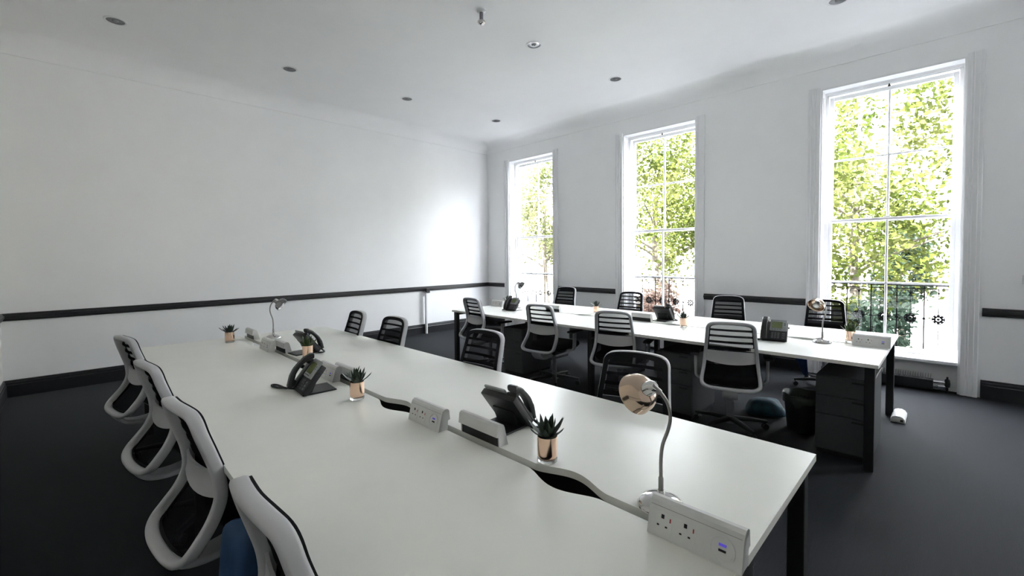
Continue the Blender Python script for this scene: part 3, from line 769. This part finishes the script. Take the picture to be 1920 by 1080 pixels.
soft('tote_bag', 'tall blue bag standing on the floor between the two nearest chairs on the left', 'bag', BLUE, (5.58, -6.08, 0), (.135, .065, .62), 5, .1, 0, False)

# blue cloth hung over the cable tray of the window desk
b = N(); vv = []
for i, z in enumerate([.583, .54, .50, .46, .42, .385]):
    row = []
    for k in range(9):
        u = k / 8; wdt = .12 * (1 - .12 * i)
        row.append(b.verts.new((6.205 + (u - .5) * wdt + .01 * i, -1.79 + .012 * math.sin(u * 9 + i * .6) + .004 * i, z - (.03 * (1 - abs(2 * u - 1)) if i == 5 else 0))))
    vv.append(row)
for i in range(5):
    for k in range(8): b.faces.new((vv[i][k], vv[i][k + 1], vv[i + 1][k + 1], vv[i + 1][k]))
r_ = bmesh.ops.solidify(b, geom=b.faces[:], thickness=.006)
tag(obj('blue_cloth', b, BLUE, ang=70), 'blue cloth hanging below the window desk above the waste bin', 'cloth')

# ------------------------------------------------------------------ balconette railings outside
def railing_proto():
    t = thing('balcony_railing', 'x', 'railing', (0, .55, 0), 0, 'cast iron railings outside the windows')
    for z, h in ((1.09, .022), (1.045, .010), (.255, .014), (.22, .012)):
        b = N(); box(b, -.86, .86, -h / 2, h / 2, z - h / 2, z + h / 2); obj('rail', b, IRON, t, smooth=False)
    for s in (-1, 1):
        b = N(); box(b, s * .86 - .012, s * .86 + .012, -.23, .012, .205, .23); obj('wall_bracket', b, IRON, t, smooth=False)
        b = N(); box(b, s * .86 - .012, s * .86 + .012, -.23, .012, 1.06, 1.085); obj('wall_bracket', b, IRON, t, smooth=False)
    bar = ros = scr = None
    for k in range(8):
        x = -.84 + .24 * k
        if bar is None:
            b = N(); box(b, -.006, .006, -.006, .006, .22, 1.09)
            box(b, -.013, .013, -.009, .009, .688, .714); bar = obj('bar', b, IRON, t, smooth=False); o = bar
        else: o = bar.copy(); link(o, t)
        o.location.x = x
    for k in range(7):
        x = -.72 + .24 * k
        if ros is None:
            b = N()
            for j in range(8):
                lathe(b, [(0, -.006), (.012, -.004), (.016, 0), (.012, .004), (0, .006)], 8, T(.034 * math.cos(j * PI / 4), 0, .70 + .034 * math.sin(j * PI / 4)) @ R(PI / 2, 'X'))
            lathe(b, [(0, -.010), (.014, -.006), (.016, 0), (.014, .006), (0, .010)], 10, T(0, 0, .70) @ R(PI / 2, 'X'))
            ring = [(.052 * math.cos(a), 0, .70 + .052 * math.sin(a)) for a in [2 * PI * q / 20 for q in range(20)]]
            sweep(b, ring, circ(.005, 6), True); ros = obj('rosette', b, IRON, t, ang=60)
            b = N()
            for s in (-1, 1): sweep(b, catmull([(s * .052, 0, .70), (s * .075, 0, .705), (s * .095, 0, .695), (s * .114, 0, .701)], 3), circ(.0045, 6))
            sweep(b, [(0, 0, .752), (0, 0, 1.04)], circ(.004, 6)); sweep(b, [(0, 0, .648), (0, 0, .26)], circ(.004, 6))
            for zc, sg in ((.985, 1), (.32, -1)):
                for s in (-1, 1):
                    sp = [(s * (.004 + .05 * (1 - math.cos(a)) * .9), 0, zc + sg * (.052 * math.sin(a)) * (1 - .1 * a)) for a in [k_ * .42 for k_ in range(10)]]
                    sweep(b, sp, circ(.004, 6))
            scr = obj('scrollwork', b, IRON, t, ang=60); o, o2 = ros, scr
        else:
            o = ros.copy(); link(o, t); o2 = scr.copy(); link(o2, t)
        o.location.x = x; o2.location.x = x
    return t
RL = railing_proto()
for i, (x, lab) in enumerate([(1.27, 'black iron railing with rosettes outside the narrow left window'), (3.99, 'black iron railing with rosettes outside the middle window'), (6.84, 'black iron railing with rosettes outside the large right window')]):
    c = RL if i == 0 else copy_tree(RL)
    c.location = (x, .55, 0); c['label'] = lab

# ------------------------------------------------------------------ street outside
GZ = -2.0
b = N(); box(b, -60, 60, .32, 90, GZ - .2, GZ); struct(obj('floor_pavement', b, PAVING, smooth=False))
b = N(); box(b, -60, 60, .32, 12.6, GZ, GZ + .01); struct(obj('floor_road', b, ROAD, smooth=False))

def tree(x, y, h0, cz, rx, rz, n, m, lab, cat='tree', leaf=.085, seed=1, nm='leafy_tree', trunk=.16, clumps=46):
    t = thing(nm, lab, cat, (x, y, GZ))
    g = np.random.default_rng(seed)
    if trunk:
        b = N(); top = cz - GZ
        sweep(b, catmull([(0, 0, 0), (.05, .03, top * .3), (-.06, .05, top * .6), (.04, 0, top)], 4), circ(trunk, 10), ref=Vector((0, 1, 0)), scale=list(np.linspace(1.15, .45, 13)))
        tk = obj('trunk', b, BARK, t, ang=70)
        for k in range(7):
            a = g.uniform(0, 2 * PI); z0 = top * g.uniform(.45, .9); L = rx * g.uniform(.5, .9)
            b = N(); sweep(b, catmull([(0, 0, z0), (L * .4 * math.cos(a), L * .4 * math.sin(a), z0 + L * .25), (L * math.cos(a), L * math.sin(a), z0 + L * .5)], 4), circ(trunk * .35, 7), scale=list(np.linspace(1, .3, 9)))
            obj('branch', b, BARK, t, ang=70)
    c = g.normal(size=(clumps, 3)); c /= np.linalg.norm(c, axis=1)[:, None]; c *= g.uniform(.25, 1, (clumps, 1)) ** .6
    c *= np.array([rx, rx, rz])
    idx = g.integers(0, clumps, n); P = c[idx] + g.normal(size=(n, 3)) * np.array([rx, rx, rz]) * .13
    P[:, 2] += cz - GZ; keep = P[:, 2] > .05; P = P[keep]; n = len(P)
    d = g.normal(size=(n, 3)); d[:, 2] += .8; d /= np.linalg.norm(d, axis=1)[:, None]
    a = np.cross(d, g.normal(size=(n, 3))); a /= np.linalg.norm(a, axis=1)[:, None]; bb = np.cross(d, a)
    s = leaf * g.uniform(.6, 1.25, (n, 1))
    V = np.stack([P - a * s, P + bb * s * .55 + d * s * .15, P + a * s, P - bb * s * .55 + d * s * .15], 1).reshape(-1, 3)
    me = bpy.data.meshes.new('foliage'); me.vertices.add(4 * n); me.loops.add(4 * n); me.polygons.add(n)
    me.vertices.foreach_set('co', V.ravel()); me.loops.foreach_set('vertex_index', np.arange(4 * n)); me.polygons.foreach_set('loop_start', np.arange(0, 4 * n, 4))
    me.update(calc_edges=True); me.materials.append(m)
    o = bpy.data.objects.new('foliage', me); o['kind'] = 'stuff'; link(o, t)
    return t
G = 'street trees beyond the road'
for k, (x, y, cz, rx, rz, n, m, lab) in enumerate([
    (5.3, 9.0, 3.6, 2.6, 3.4, 9000, LEAF1, 'yellow-green plane tree filling the upper right window'),
    (-.9, 9.5, 3.9, 2.5, 3.6, 12000, LEAF1, 'bright green tree filling the middle window'),
    (-7.0, 10.0, 3.8, 2.3, 3.4, 9000, LEAF2, 'pale green tree seen through the narrow left window'),
    (9.6, 10.5, 4.0, 2.6, 3.3, 7000, LEAF2, 'pale green tree behind the right edge of the right window'),
    (13.8, 9.5, 3.4, 2.9, 4.2, 18000, LEAF1, 'unseen green tree added on the right to block sky light'),  # out of view, added to shade the left wall near the corner
    (19.5, 10.0, 3.4, 3.4, 4.6, 22000, LEAF1, 'broad unseen green tree added farthest right to block sky light'),  # also out of view, added to hold back light from the right
    (3.2, 16.0, 3.6, 3.6, 4.0, 9000, LEAF2, 'pale tree farther back in the left half of the right window'),
    (-4.5, 17.5, 4.2, 3.4, 3.6, 8000, LEAF2, 'pale tree farther back behind the middle window'),
    (-14.0, 19.0, 4.0, 4.0, 4.2, 8000, LEAF1, 'farthest green tree behind the narrow left window')]):
    t = tree(x, y, 0, cz, rx, rz, n, m, lab, seed=10 + k)
    t['group'] = G
tree(6.05, 12.5, 0, .9, .8, 1.7, 3500, LEAF3, 'blue-green conifer in the right half of the right window', seed=30, nm='conifer', trunk=.12, leaf=.10)
tree(6.05, 6.9, 0, -.35, .55, 1.0, 2200, LEAF3, 'dark green shrub behind the railing of the right window', 'shrub', seed=31, nm='garden_shrub', trunk=.04, leaf=.07)
tree(4.9, 7.4, 0, -.75, 1.2, 1.1, 5000, LEAF1, 'yellow-green shrub behind the left half of the right window railing', 'shrub', seed=32, nm='garden_shrub', trunk=.04, leaf=.08)
tree(.75, 6.6, 0, -.55, .8, 1.2, 4000, LEAF4, 'pinkish shrub at the lower right of the middle window', 'shrub', seed=33, nm='garden_shrub', trunk=.04, leaf=.07)

def car(x, y, lab, m):
    t = thing('parked_car', lab, 'car', (x, y, GZ + .01), 0, 'cars parked across the street')
    prof = [(-2.1, .32), (-2.12, .62), (-2.0, .82), (-1.2, .92), (1.55, .95), (2.05, .90), (2.12, .6), (2.08, .32), (1.7, .28), (-1.7, .28)]
    b = N(); prism(b, prof, -.86, .86, axis='y', bev=.05); obj('car_body', b, m, t, ang=40)
    b = N(); lo = [(-1.25, .92), (1.6, .95)]
    prism(b, [(-1.25, .91), (-.55, 1.42), (.1, 1.48), (1.0, 1.44), (1.65, .94)], -.74, .74, axis='y', bev=.05); obj('cabin', b, m, t, ang=40)
    for s in (-1, 1):
        b = N(); prism(b, [(-.98, .96), (-.46, 1.36), (.05, 1.41), (.05, .97)], s * .735, s * .748, axis='y'); obj('side_window', b, DARKGL, t, smooth=False)
        b = N(); prism(b, [(.12, .97), (.12, 1.41), (.92, 1.37), (1.36, .98)], s * .735, s * .748, axis='y'); obj('side_window', b, DARKGL, t, smooth=False)
        for wx in (-1.3, 1.3):
            b = N(); lathe(b, [(0, -.1), (.2, -.1), (.31, -.09), (.32, 0), (.31, .09), (.2, .1), (0, .1)], 20, T(wx, s * .78, .32) @ R(PI / 2, 'X')); obj('wheel', b, TYRE, t, ang=40)
    return t
car(-2.4, 11.2, 'silver car parked across the street behind the middle window', CARW)
car(-8.2, 11.2, 'dark grey car parked across the street behind the narrow left window', CARD)
car(8.6, 9.4, 'silver car at the lower right corner of the right window', CARW)

def house(x0, x1, y, h, lab):
    t = thing('terrace_house', lab, 'building', ((x0 + x1) / 2, y, GZ), 0, 'terraced houses beyond the trees')
    L = x1 - x0
    b = N(); box(b, -L / 2, L / 2, 0, 8, 0, h); obj('wall', b, STUCCO, t, smooth=False)
    b = N(); box(b, -L / 2 - .2, L / 2 + .2, -.3, 8, h, h + .4); obj('cornice', b, STUCCO, t, smooth=False)
    n = int(L / 2.4); first = None
    for r_ in range(3):
        for k in range(n):
            if first is None:
                b = N(); box(b, -.62, .62, -.09, -.001, -.05, 2.0); box(b, -.75, .75, -.2, -.001, -.18, -.05); f = obj('window', b, W_GLOSS, t, smooth=False)
                b = N(); box(b, -.5, .5, -.11, -.09, .06, 1.9); p = obj('pane', b, DARKGL, f, smooth=False); first = f
            else: f = copy_tree(first, t)
            f.location = (-L / 2 + L * (k + .5) / n, 0, 1.2 + r_ * 3.3)
    return t
house(-34, -16, 34, 11, 'cream terraced house far behind the narrow left window')
house(-15.5, 0, 34, 11, 'cream terraced house far behind the middle window')
house(14.5, 32, 34, 11, 'unseen cream terraced house added farthest right to block low sky light')  # added beyond the view to cut light arriving from the right
house(.5, 14, 34, 11, 'cream terraced house far behind the right window')
